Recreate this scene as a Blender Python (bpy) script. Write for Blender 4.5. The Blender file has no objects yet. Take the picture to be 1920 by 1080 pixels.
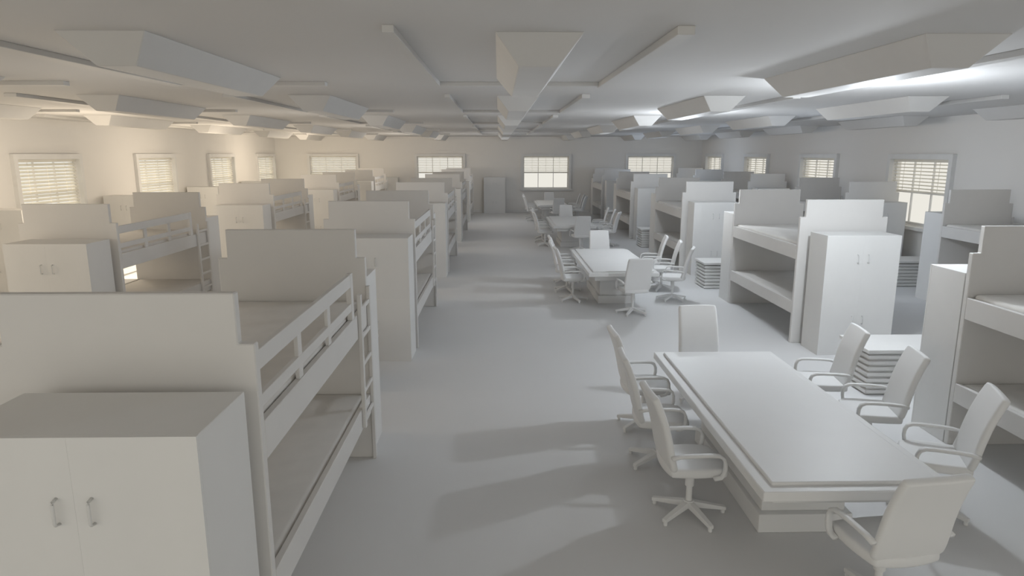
import bpy, bmesh, math
from mathutils import Vector, Matrix
scene = bpy.context.scene
COL = scene.collection

# ------------------------------------------------------------ materials
def clay(name, col, rough=0.65, var=0.035, scale=3.0, spec=0.3, transl=0.0):
    m = bpy.data.materials.new(name); m.use_nodes = True
    nt = m.node_tree; b = nt.nodes['Principled BSDF']
    tc = nt.nodes.new('ShaderNodeTexCoord')
    n = nt.nodes.new('ShaderNodeTexNoise'); n.inputs['Scale'].default_value = scale
    n.inputs['Detail'].default_value = 4
    nt.links.new(tc.outputs['Object'], n.inputs['Vector'])
    r = nt.nodes.new('ShaderNodeValToRGB')
    c0 = [max(0, c*(1-var)) for c in col]+[1]; c1 = [min(1, c*(1+var)) for c in col]+[1]
    r.color_ramp.elements[0].position = .3; r.color_ramp.elements[0].color = c0
    r.color_ramp.elements[1].position = .7; r.color_ramp.elements[1].color = c1
    nt.links.new(n.outputs['Fac'], r.inputs['Fac'])
    nt.links.new(r.outputs['Color'], b.inputs['Base Color'])
    b.inputs['Roughness'].default_value = rough
    b.inputs['Specular IOR Level'].default_value = spec
    if transl > 0:
        t = nt.nodes.new('ShaderNodeBsdfTranslucent'); nt.links.new(r.outputs['Color'], t.inputs['Color'])
        mx = nt.nodes.new('ShaderNodeMixShader'); mx.inputs[0].default_value = transl
        nt.links.new(b.outputs[0], mx.inputs[1]); nt.links.new(t.outputs[0], mx.inputs[2])
        nt.links.new(mx.outputs[0], nt.nodes['Material Output'].inputs['Surface'])
    return m
M_floor = clay('floor_clay', (.68,.68,.68), .55, .015, .6, .25)
M_wall = clay('wall_clay', (.78,.76,.73), .8, .015, .5)
M_ceil = clay('ceiling_clay', (.62,.61,.60), .8, .015, .5)
M_trim = clay('trim_clay', (.74,.735,.72), .7)
M_cab = clay('cabinet_clay', (.72,.715,.70), .6, .015)
M_bed = clay('bunk_clay', (.69,.675,.655), .65, .015)
M_matt = clay('mattress_clay', (.72,.70,.67), .85, .03, 6)
M_table = clay('table_clay', (.78,.78,.775), .45, .01)
M_chair = clay('chair_clay', (.79,.79,.785), .5, .01)
M_metal = clay('handle_clay', (.62,.62,.61), .5, .02)
M_blind = clay('blind_clay', (.93,.91,.85), .6, .02, 3, .3, .5)
M_light = clay('ceiling_lamp_clay', (.60,.59,.575), .6, .015)

# ------------------------------------------------------------ mesh helpers
def box(bm, x0, x1, y0, y1, z0, z1):
    vs = [bm.verts.new((x, y, z)) for z in (z0, z1) for x, y in ((x0,y0),(x1,y0),(x1,y1),(x0,y1))]
    for f in ((3,2,1,0),(4,5,6,7),(0,1,5,4),(1,2,6,5),(2,3,7,6),(3,0,4,7)):
        bm.faces.new([vs[i] for i in f])
def prism(bm, pts, axis, a, b):
    """extrude 2-d outline along axis ('y': pts are (x,z); 'x': pts are (y,z))"""
    def P(p, t): return (p[0], t, p[1]) if axis == 'y' else (t, p[0], p[1])
    A = [bm.verts.new(P(p, a)) for p in pts]; B = [bm.verts.new(P(p, b)) for p in pts]
    n = len(pts)
    bm.faces.new(A); bm.faces.new(B[::-1])
    for i in range(n): bm.faces.new((A[i], B[i], B[(i+1)%n], A[(i+1)%n]))
def mesh_of(name, bm, mat, bevel=0.0, seg=2, smooth=False):
    bmesh.ops.recalc_face_normals(bm, faces=bm.faces[:])
    if bevel > 0:
        bmesh.ops.bevel(bm, geom=bm.edges[:], offset=bevel, segments=seg, profile=.5, affect='EDGES', clamp_overlap=True)
    me = bpy.data.meshes.new(name); bm.to_mesh(me); bm.free()
    if smooth:
        for p in me.polygons: p.use_smooth = True
    me.materials.append(mat)
    return me
def boxes_mesh(name, lst, mat, bevel=0.0, seg=2, smooth=False):
    bm = bmesh.new()
    for b in lst: box(bm, *b)
    return mesh_of(name, bm, mat, bevel, seg, smooth)
def modded(name, me, mods):
    o = bpy.data.objects.new('tmp', me); COL.objects.link(o)
    for t, kw in mods:
        m = o.modifiers.new(t, t)
        for k, v in kw.items(): setattr(m, k, v)
    dg = bpy.context.evaluated_depsgraph_get()
    r = bpy.data.meshes.new_from_object(o.evaluated_get(dg)); r.name = name
    bpy.data.objects.remove(o)
    return r
def tube(bm, pts, r, n=8):
    rings = []
    for i, p in enumerate(pts):
        p = Vector(p)
        a = Vector(pts[max(i-1,0)]); b = Vector(pts[min(i+1,len(pts)-1)])
        d = (b-a).normalized()
        u = d.cross(Vector((0,0,1)));
        if u.length < .05: u = d.cross(Vector((0,1,0)))
        if u.length < .05: u = Vector((1,0,0))
        u.normalize(); w = d.cross(u).normalized()
        rx, ry = (r if isinstance(r, tuple) else (r, r))
        rings.append([bm.verts.new(p + u*rx*math.cos(2*math.pi*k/n) + w*ry*math.sin(2*math.pi*k/n)) for k in range(n)])
    for A, B in zip(rings, rings[1:]):
        for k in range(n): bm.faces.new((A[k], A[(k+1)%n], B[(k+1)%n], B[k]))
    bm.faces.new(rings[0][::-1]); bm.faces.new(rings[-1])
def sweep_x(bm, paths, w, t):
    """flat band: paths = list of 3-d points in a plane x=const, band width w along x, thickness t in plane"""
    rings = []
    for i, p in enumerate(paths):
        p = Vector(p); a = Vector(paths[max(i-1,0)]); b = Vector(paths[min(i+1,len(paths)-1)])
        d = (b-a).normalized(); u = Vector((1,0,0)); n = d.cross(u).normalized()
        c = []
        for sx, sn in ((-1,-.55),(-.7,-1),(.7,-1),(1,-.55),(1,.55),(.7,1),(-.7,1),(-1,.55)):
            c.append(bm.verts.new(p + u*sx*w/2 + n*sn*t/2))
        rings.append(c)
    for A, B in zip(rings, rings[1:]):
        for k in range(8): bm.faces.new((A[k], A[(k+1)%8], B[(k+1)%8], B[k]))
    bm.faces.new(rings[0][::-1]); bm.faces.new(rings[-1])

def part(name, me, loc=(0,0,0), kids=(), label=None): return (name, me, loc, kids, label)
def place(name, parts, loc, rot=0, label='', category='', group=None):
    root = bpy.data.objects.new(name, None); COL.objects.link(root)
    root.empty_display_size = .2
    root.location = loc; root.rotation_euler = (0, 0, rot)
    root['label'] = label; root['category'] = category
    if group: root['group'] = group
    def add(p, par):
        o = bpy.data.objects.new(p[0], p[1]); COL.objects.link(o)
        o.parent = par; o.location = p[2]
        if p[4]: o['label'] = p[4]
        for k in p[3]: add(k, o)
    for p in parts: add(p, root)
    return root

# ------------------------------------------------------------ room
XL, XR, YF, YB, H = -11.35, 10.5, 34.9, -2.5, 3.85
def struct(name, me, loc=(0,0,0)):
    o = bpy.data.objects.new(name, me); COL.objects.link(o); o.location = loc
    o['kind'] = 'structure'; return o
struct('floor', boxes_mesh('floor', [(XL-.3, XR+.3, YB, YF+.3, -.2, 0)], M_floor))
struct('ceiling', boxes_mesh('ceiling', [(XL-.3, XR+.3, YB, YF+.3, H, H+.2)], M_ceil))
SILL, HEAD, WW = 1.22, 2.86, 2.35
def wall_boxes(lo, hi, centers):
    out = [(lo, hi, 0, SILL), (lo, hi, HEAD, H)]
    c = lo
    for x in centers:
        out.append((c, x-WW/2, SILL, HEAD)); c = x+WW/2
    out.append((c, hi, SILL, HEAD)); return out
left_c = [1.2, 6.55, 11.9, 17.3, 22.65, 28.0, 33.25]
right_c = [.5, 5.85, 11.2, 16.65, 22.0, 27.35, 32.7]
far_c = [-8.45, -3.0, 2.45, 7.85]
struct('wall_left', boxes_mesh('wall_left', [(XL-.22, XL, a, b, c, d) for a,b,c,d in wall_boxes(YB, YF, left_c)], M_wall))
struct('wall_right', boxes_mesh('wall_right', [(XR, XR+.22, a, b, c, d) for a,b,c,d in wall_boxes(YB, YF, right_c)], M_wall))
struct('wall_far', boxes_mesh('wall_far', [(a, b, YF, YF+.22, c, d) for a,b,c,d in wall_boxes(XL-.22, XR+.22, far_c)], M_wall))
struct('baseboard_left', boxes_mesh('bbl', [(XL, XL+.025, YB, YF, 0, .14)], M_trim))
struct('baseboard_right', boxes_mesh('bbr', [(XR-.025, XR, YB, YF, 0, .14)], M_trim))
struct('baseboard_far', boxes_mesh('bbf', [(XL+.025, XR-.025, YF-.025, YF, 0, .14)], M_trim))

w = WW/2
def window_mesh():
    L = []
    t = .13; d0 = -.10
    L += [(-w-t, -w, d0, 0, SILL-.02, HEAD+t), (w, w+t, d0, 0, SILL-.02, HEAD+t),
          (-w, w, d0, 0, HEAD, HEAD+t), (-w-t-.05, w+t+.05, d0-.06, 0, SILL-.10, SILL-.02)]
    s = .06
    L += [(-w, -w+s, .08, .14, SILL, HEAD), (w-s, w, .08, .14, SILL, HEAD),
          (-w+s, w-s, .08, .14, SILL, SILL+s), (-w+s, w-s, .08, .14, HEAD-s, HEAD)]
    mid = (SILL+HEAD)/2
    L += [(-w+s, w-s, .08, .14, mid-.03, mid+.03)]
    for k in (1, 2):
        x = -w + k*WW/3
        L += [(x-.015, x+.015, .09, .13, SILL+s, HEAD-s)]
    return boxes_mesh('window', L, M_trim)
def blind_mesh(bottom, tilt):
    bm = bmesh.new()
    box(bm, -w+.03, w-.03, 0, .06, HEAD-.07, HEAD-.005)
    z = HEAD-.13
    while z > bottom+.05:
        prism(bm, [(.0, z-tilt), (.055, z+tilt), (.055, z+tilt+.006), (.0, z-tilt+.006)], 'x', -w+.035, w-.035)
        z -= .085
    box(bm, -w+.03, w-.03, .005, .055, bottom, bottom+.03)
    for x in (-w*.6, 0, w*.6): box(bm, x-.006, x+.006, .024, .03, bottom, HEAD-.05)
    return mesh_of('blind', bm, M_blind)
ME_win = window_mesh(); ME_bl_full = blind_mesh(SILL+.03, .026); ME_bl_half = blind_mesh(2.05, .010)
wn = [0]
def window(loc, rot, full):
    wn[0] += 1
    o = struct('window_%d' % wn[0], ME_win, loc); o.rotation_euler = (0,0,rot)
    b = bpy.data.objects.new('blind', ME_bl_full if full else ME_bl_half); COL.objects.link(b)
    b.parent = o
    b['kind'] = 'structure'
for c in left_c: window((XL, c, 0), math.pi/2, True)
for c in right_c: window((XR, c, 0), -math.pi/2, False)
for i, c in enumerate(far_c): window((c, YF, 0), 0, i == 0)

# ------------------------------------------------------------ ceiling lamps and battens
def lamp_mesh():
    bm = bmesh.new()
    a = [(-.32,0,0),(.32,0,0),(.32,3.0,0),(-.32,3.0,0)]
    b = [(-.145,.18,-.22),(.145,.18,-.22),(.145,2.84,-.22),(-.145,2.84,-.22)]
    A = [bm.verts.new(p) for p in a]; B = [bm.verts.new(p) for p in b]
    bm.faces.new(A); bm.faces.new(B[::-1])
    for i in range(4): bm.faces.new((A[i], B[i], B[(i+1)%4], A[(i+1)%4]))
    return mesh_of('lamp_housing', bm, M_light, .006, 1)
ME_lamp = lamp_mesh()
bL = (-1.08,-1.0,-.25,3.5,-.05,0); bR = (.92,1.04,-.25,3.5,-.06,0); bX = (-1.0,.92,3.38,3.5,-.05,0)
ME_bc = boxes_mesh('ceiling_batten', [bL, bR, bX], M_light, .004, 1)
ME_bl = boxes_mesh('ceiling_batten_l', [(bL[0]-.1,bL[1],)+bL[2:], (-1.0,.72)+bX[2:]], M_light, .004, 1)
ME_br = boxes_mesh('ceiling_batten_r', [bR], M_light, .004, 1)
tn = 0
for j in range(6):
    for i in range(7):
        x = .3 + 3.1*(i-3); y = 5.0 + 5.3*j
        if y+3.0 > YF: continue
        place('ceiling_light', [part('lamp_housing', ME_lamp)], (x, y, H), 0,
              'long tapered trough ceiling light in matte off-white', 'ceiling light', 'trough lights on the ceiling')
        if x+1.04 < XR and y+3.5 < YF:
            tn += 1
            struct('trim_%d' % tn, ME_bc if i == 3 else (ME_bl if i < 3 else ME_br), (x, y, H))

# ------------------------------------------------------------ cabinet (w 1.1, d .55, h 1.82); front at y=0
CW, CD, CH = 1.1, .55, 1.82
ME_cbody = boxes_mesh('cabinet_body', [(0, CW, .02, CD, 0, CH)], M_cab, .003, 1)
def doormesh(z0, z1): return boxes_mesh('cabinet_door', [(.0, CW/2-.0002, 0, .02, z0, z1)], M_cab, .0003, 1)
ME_du = doormesh(.9302, CH); ME_dl = doormesh(.0, .9298)
def handlemesh():
    bm = bmesh.new()
    tube(bm, [(0,0,-.06),(0,-.026,-.055),(0,-.03,-.045),(0,-.03,.045),(0,-.026,.055),(0,0,.06)], (.008,.006), 8)
    return mesh_of('handle', bm, M_metal, 0, 1, True)
ME_h = handlemesh()
def cab_parts():
    P = [part('body', ME_cbody)]
    for me, hz in ((ME_du, 1.48), (ME_dl, .55)):
        P.append(part('door', me, (0,0,0), [part('handle', ME_h, (CW/2-.075, 0, hz), (), 'small bent bar handle')]))
        P.append(part('door', me, (CW/2+.0002,0,0), [part('handle', ME_h, (.077, 0, hz), (), 'small bent bar handle')]))
    return P
CAB = cab_parts()

# ------------------------------------------------------------ bunk bed
BW, BL = 1.38, 2.98
def board():
    bm = bmesh.new()
    s = .085
    pts = [(0,0),(BW,0),(BW,2.03),(BW-s,2.03),(BW-s,2.30),(s,2.30),(s,2.03),(0,2.03)]
    prism(bm, pts, 'y', 0, .06)
    return mesh_of('board', bm, M_bed, .006, 1)
ME_board = board()
def rails(z0, z1): return boxes_mesh('bed_rail', [(.0,.045,.06,BL-.06,z0,z1), (BW-.045,BW,.06,BL-.06,z0,z1), (.045,BW-.045,.06,BL-.06,z0+.03,z0+.06)], M_bed, .004, 1)
ME_rl = rails(.48,.68); ME_ru = rails(1.36,1.58)
ME_matt = boxes_mesh('mattress', [(.055,BW-.055,.07,BL-.07,0,.12)], M_matt, .04, 3, True)
ME_guard = boxes_mesh('guard_rail', [(BW-.04,BW-.005,.06,BL-.62,1.87,1.98), (BW-.04,BW-.005,.06,BL-.62,1.66,1.73),
    (BW-.036,BW-.009,.75,.83,1.58,1.875), (BW-.036,BW-.009,1.5,1.58,1.58,1.875), (BW-.045,BW-.001,BL-.70,BL-.615,1.58,1.985)], M_bed, .003, 1)
lad = [(BW+.001,BW+.035,BL-.50,BL-.44,.50,1.76), (BW+.001,BW+.035,BL-.09,BL-.03,0,1.76)]
for k in range(5): lad.append((BW+.008,BW+.03,BL-.44,BL-.09,.56+.26*k,.60+.26*k))
ME_lad = boxes_mesh('ladder', lad, M_bed, .004, 1)
BED = [part('headboard', ME_board), part('footboard', ME_board, (0,BL-.06,0)),
       part('bed_rail', ME_rl), part('bed_rail', ME_ru),
       part('mattress', ME_matt, (0,0,.56)), part('mattress', ME_matt, (0,0,1.50)),
       part('guard_rail', ME_guard), part('ladder', ME_lad)]

KW = 1.14
def crate():
    L = [(.06,KW-.06,.05,.66,0,.53)]
    for k in range(7): L.append((.025,KW-.025,.015,.695,.02+.076*k,.066+.076*k))
    return boxes_mesh('chest_body', L, M_cab, .004, 1)
ME_cr = crate(); ME_ct = boxes_mesh('chest_top', [(0,KW,-.01,.72,.55,.60)], M_cab, .008, 2)
CRATE = [part('body', ME_cr), part('top', ME_ct)]

L_cab = 'tall off-white cabinet with paired doors and bar handles'
L_bed = 'off-white wooden bunk bed with guard rail and ladder'
L_cr = 'low off-white slatted drawer chest between two bunk units'
def add_unit(x, y0, c0, c1, near=True):
    if near: place('cabinet', CAB, (x+c0, y0, 0), 0, L_cab, 'cabinet', 'cabinets at the bunk ends')
    place('bunk_bed', BED, (x, y0+.68, 0), 0, L_bed, 'bunk bed', 'bunk beds in the dormitory')
    place('cabinet', CAB, (x+c1+CW, y0+.68+BL+.01+CD, 0), math.pi, L_cab, 'cabinet', 'cabinets at the bunk ends')
def add_crate(x, y): place('drawer_chest', CRATE, (x, y, 0), 0, L_cr, 'chest of drawers', 'slatted drawer chests')
for k in range(5):
    yA = 2.68+6.77*k; yR = 2.85+6.77*k; yB = 2.15+6.77*k
    add_unit(-1.27-BW, yA, BW-CW-.02, BW-CW-.02)
    if k > 0: add_unit(-5.45-BW, yB, BW-CW-.04, BW-CW-.02)
    add_unit(4.70, yR, .12, 0, k > 0)
    if k > 0: add_unit(8.86, yR-.1, .1, .02)
    if k < 4:
        add_crate(-2.78, yA+5.4); add_crate(4.60, yR+5.05); add_crate(-6.72, yB+5.2)
        if k > 0: add_crate(9.1, yR+5.2)
for y in (14.4, 19.3, 24.5, 29.7):
    place('cabinet', CAB, (XL+.12, y, 0), 0, 'tall off-white cabinet standing against the side wall', 'cabinet', 'cabinets along the walls')
for x in (-6.2, -.75):
    place('cabinet', CAB, (x, 34.3, 0), 0, 'tall off-white cabinet against the end wall between windows', 'cabinet', 'cabinets along the walls')

# ------------------------------------------------------------ table
TW, TL = 1.36, 3.25
ME_tt = boxes_mesh('table_top', [(0,TW,0,TL,.685,.76), (.09,TW-.09,.09,TL-.09,.755,.785)], M_table, .01, 2)
ME_ts = boxes_mesh('table_apron', [(.14,TW-.14,.17,TL-.17,.58,.685)], M_table, .008, 2)
ME_tb = boxes_mesh('table_base', [(.34,TW-.34,.80,TL-.80,.16,.58), (.30,TW-.30,.74,TL-.74,0,.16)], M_table, .008, 2)
TABLE = [part('table_top', ME_tt), part('apron', ME_ts), part('pedestal', ME_tb)]

# ------------------------------------------------------------ office chair, faces +y
def chair_parts():
    nx, nz = 11, 15
    P = [(-.205,.49),(-.23,.56),(-.25,.66),(-.27,.76),(-.295,.86),(-.325,.95),(-.355,1.03),(-.38,1.085),(-.395,1.12)]
    def prof(t):
        f = t*(len(P)-1); i = min(int(f), len(P)-2); a = f-i
        return (P[i][0]*(1-a)+P[i+1][0]*a, P[i][1]*(1-a)+P[i+1][1]*a)
    bm = bmesh.new(); grid = []
    for j in range(nz):
        v = -1+2*j/(nz-1); row = []
        for i in range(nx):
            u = -1+2*i/(nx-1)
            k = .32
            uu = u*(1-k*max(0,abs(v)-.74)**1.5)
            vv = v*(1-k*.45*max(0,abs(u)-.65)**1.5)
            hw = .262 - .022*(v+1)/2
            y, z = prof((vv+1)/2)
            row.append(bm.verts.new((uu*hw, y+.008*u*u, z)))
        grid.append(row)
    for j in range(nz-1):
        for i in range(nx-1):
            bm.faces.new((grid[j][i],grid[j][i+1],grid[j+1][i+1],grid[j+1][i]))
    me = mesh_of('b', bm, M_chair, 0, 1, True)
    back = modded('backrest', me, [('SOLIDIFY', dict(thickness=.06, offset=0)), ('SUBSURF', dict(levels=2, render_levels=2))])
    for p in back.polygons: p.use_smooth = True
    bm = bmesh.new(); nx, ny = 9, 9; g = []
    for j in range(ny):
        row = []
        for i in range(nx):
            u = -1+2*i/(nx-1); v = -1+2*j/(ny-1)
            x = u*math.sqrt(1-.2*v*v)*.26; y = v*math.sqrt(1-.2*u*u)*.26
            z = .475 - .03*max(0, v-.5) + .01*(u*u)
            row.append(bm.verts.new((x, y, z)))
        g.append(row)
    for j in range(ny-1):
        for i in range(nx-1): bm.faces.new((g[j][i],g[j][i+1],g[j+1][i+1],g[j+1][i]))
    me = mesh_of('s', bm, M_chair, 0, 1, True)
    seat = modded('seat', me, [('SOLIDIFY', dict(thickness=.08, offset=0)), ('BEVEL', dict(width=.022, segments=2, limit_method='ANGLE')), ('SUBSURF', dict(levels=1, render_levels=1))])
    for p in seat.polygons: p.use_smooth = True
    def arm(s):
        bm = bmesh.new()
        pts = [(-.25,.635),(-.18,.65),(-.08,.655),(.06,.655),(.13,.65),(.168,.63),(.185,.59),(.187,.54),(.178,.49),(.155,.462),(.10,.455)]
        sweep_x(bm, [(s*.274, a, b) for a, b in pts], .045, .026)
        return mesh_of('armrest', bm, M_chair, 0, 1, True)
    bm = bmesh.new()
    tube(bm, [(0,0,.42),(0,0,.26)], .038, 14); tube(bm, [(0,0,.27),(0,0,.10)], .026, 14)
    box(bm, -.1,.1,-.1,.1,.41,.44)
    pole = mesh_of('post', bm, M_chair, .003, 1, False)
    bm = bmesh.new()
    tube(bm, [(0,0,.13),(0,0,.065)], .045, 14)
    for k in range(5):
        a = 2*math.pi*k/5 + .3; c, s = math.cos(a), math.sin(a)
        vs = []
        for r, hw_, z0, z1 in ((.02,.028,.07,.125), (.32,.02,.03,.06)):
            for sx, z in ((-1,z0),(1,z0),(1,z1),(-1,z1)):
                vs.append(bm.verts.new((c*r - s*hw_*sx, s*r + c*hw_*sx, z)))
        for f in ((3,2,1,0),(4,5,6,7),(0,1,5,4),(1,2,6,5),(2,3,7,6),(3,0,4,7)): bm.faces.new([vs[i] for i in f])
        tube(bm, [(c*.30,s*.30,.045),(c*.30,s*.30,.0)], .018, 10)
    base = mesh_of('star_base', bm, M_chair, .003, 1)
    return [part('backrest', back), part('seat', seat), part('post', pole), part('star_base', base), part('armrest', arm(1)), part('armrest', arm(-1))]
CHAIR = chair_parts()
L_ch = 'white high-backed swivel office chair with loop armrests'
def chair(x, y, rot, arms=True):
    place('office_chair', CHAIR if arms else CHAIR[:4], (x, y, 0), rot, L_ch if arms else 'white armless swivel chair at the end of a meeting table', 'chair', 'office chairs around the meeting tables')
for k in range(4):
    y = 4.1+8.4*k; tx = 1.78 - (.06 if k else 0)
    place('meeting_table', TABLE, (tx, y, 0), 0, 'long off-white meeting table with stepped top and pedestal base', 'table', 'meeting tables in the aisle')
    for yy, dx, r in ((1.05,-.02,.04), (2.02,-.05,-.05), (2.92,.0,.03)):
        chair(tx-.16+dx, y+yy, -math.pi/2 + r)
    for yy, dx, r in ((1.08,.12,-.38), (2.12,.14,-.22), (3.0,.05,-.15)):
        chair(tx+TW+.42+dx, y+yy, math.pi/2 + r)
    chair(2.55, y-.13, .14)
    chair(2.52, y+TL+.45, math.pi+.03, False)

# ------------------------------------------------------------ camera
cam = bpy.data.cameras.new('camera'); co = bpy.data.objects.new('camera', cam); COL.objects.link(co)
co.location = (0, 0, 3.0); co.rotation_euler = (math.radians(90-11.4), 0, math.radians(-1.15))
cam.sensor_width = 36; cam.lens = 36*1250/1920; cam.clip_end = 200
scene.camera = co

# ------------------------------------------------------------ light
wd = bpy.data.worlds.new('world'); scene.world = wd; wd.use_nodes = True
bg = wd.node_tree.nodes['Background']; bg.inputs[0].default_value = (.97,.94,.85,1); bg.inputs[1].default_value = .85
def lamp(name, typ, loc, energy, color, **kw):
    l = bpy.data.lights.new(name, typ); l.energy = energy; l.color = color
    for k, v in kw.items(): setattr(l, k, v)
    o = bpy.data.objects.new(name, l); COL.objects.link(o); o.location = loc; return o
s = lamp('sun', 'SUN', (-20, 10, 20), 9.0, (1,.85,.62), angle=math.radians(1.5))
s.rotation_euler = Vector((1, 0, -1)).to_track_quat('-Z', 'Y').to_euler()
lamp('lamp_light', 'POINT', (4.4, 8.0, 3.2), 150, (.86,.93,1), shadow_soft_size=.07)
lamp('lamp_light', 'POINT', (4.0, 14.3, 3.05), 110, (.86,.93,1), shadow_soft_size=.07)
lamp('lamp_light', 'POINT', (4.1, 21.8, 3.1), 35, (.86,.93,1), shadow_soft_size=.14)
F = {(-8.8): ((1,.83,.62), (40,85,110,115,140)), (-3.9): ((1,.91,.80), (10,17,26,34,60)),
     .2: ((.93,.96,1), (4,6,8,12,40)), 7.4: ((.66,.80,1), (14,22,28,30,60))}
for x, (c, es) in F.items():
    for y, e in zip((.5, 7.5, 14.5, 21.5, 30.0), es):
        lamp('fill_light', 'POINT', (x, y, 2.4), e, c, shadow_soft_size=.6)
scene.view_settings.view_transform = 'Standard'
scene.view_settings.gamma = 1.1
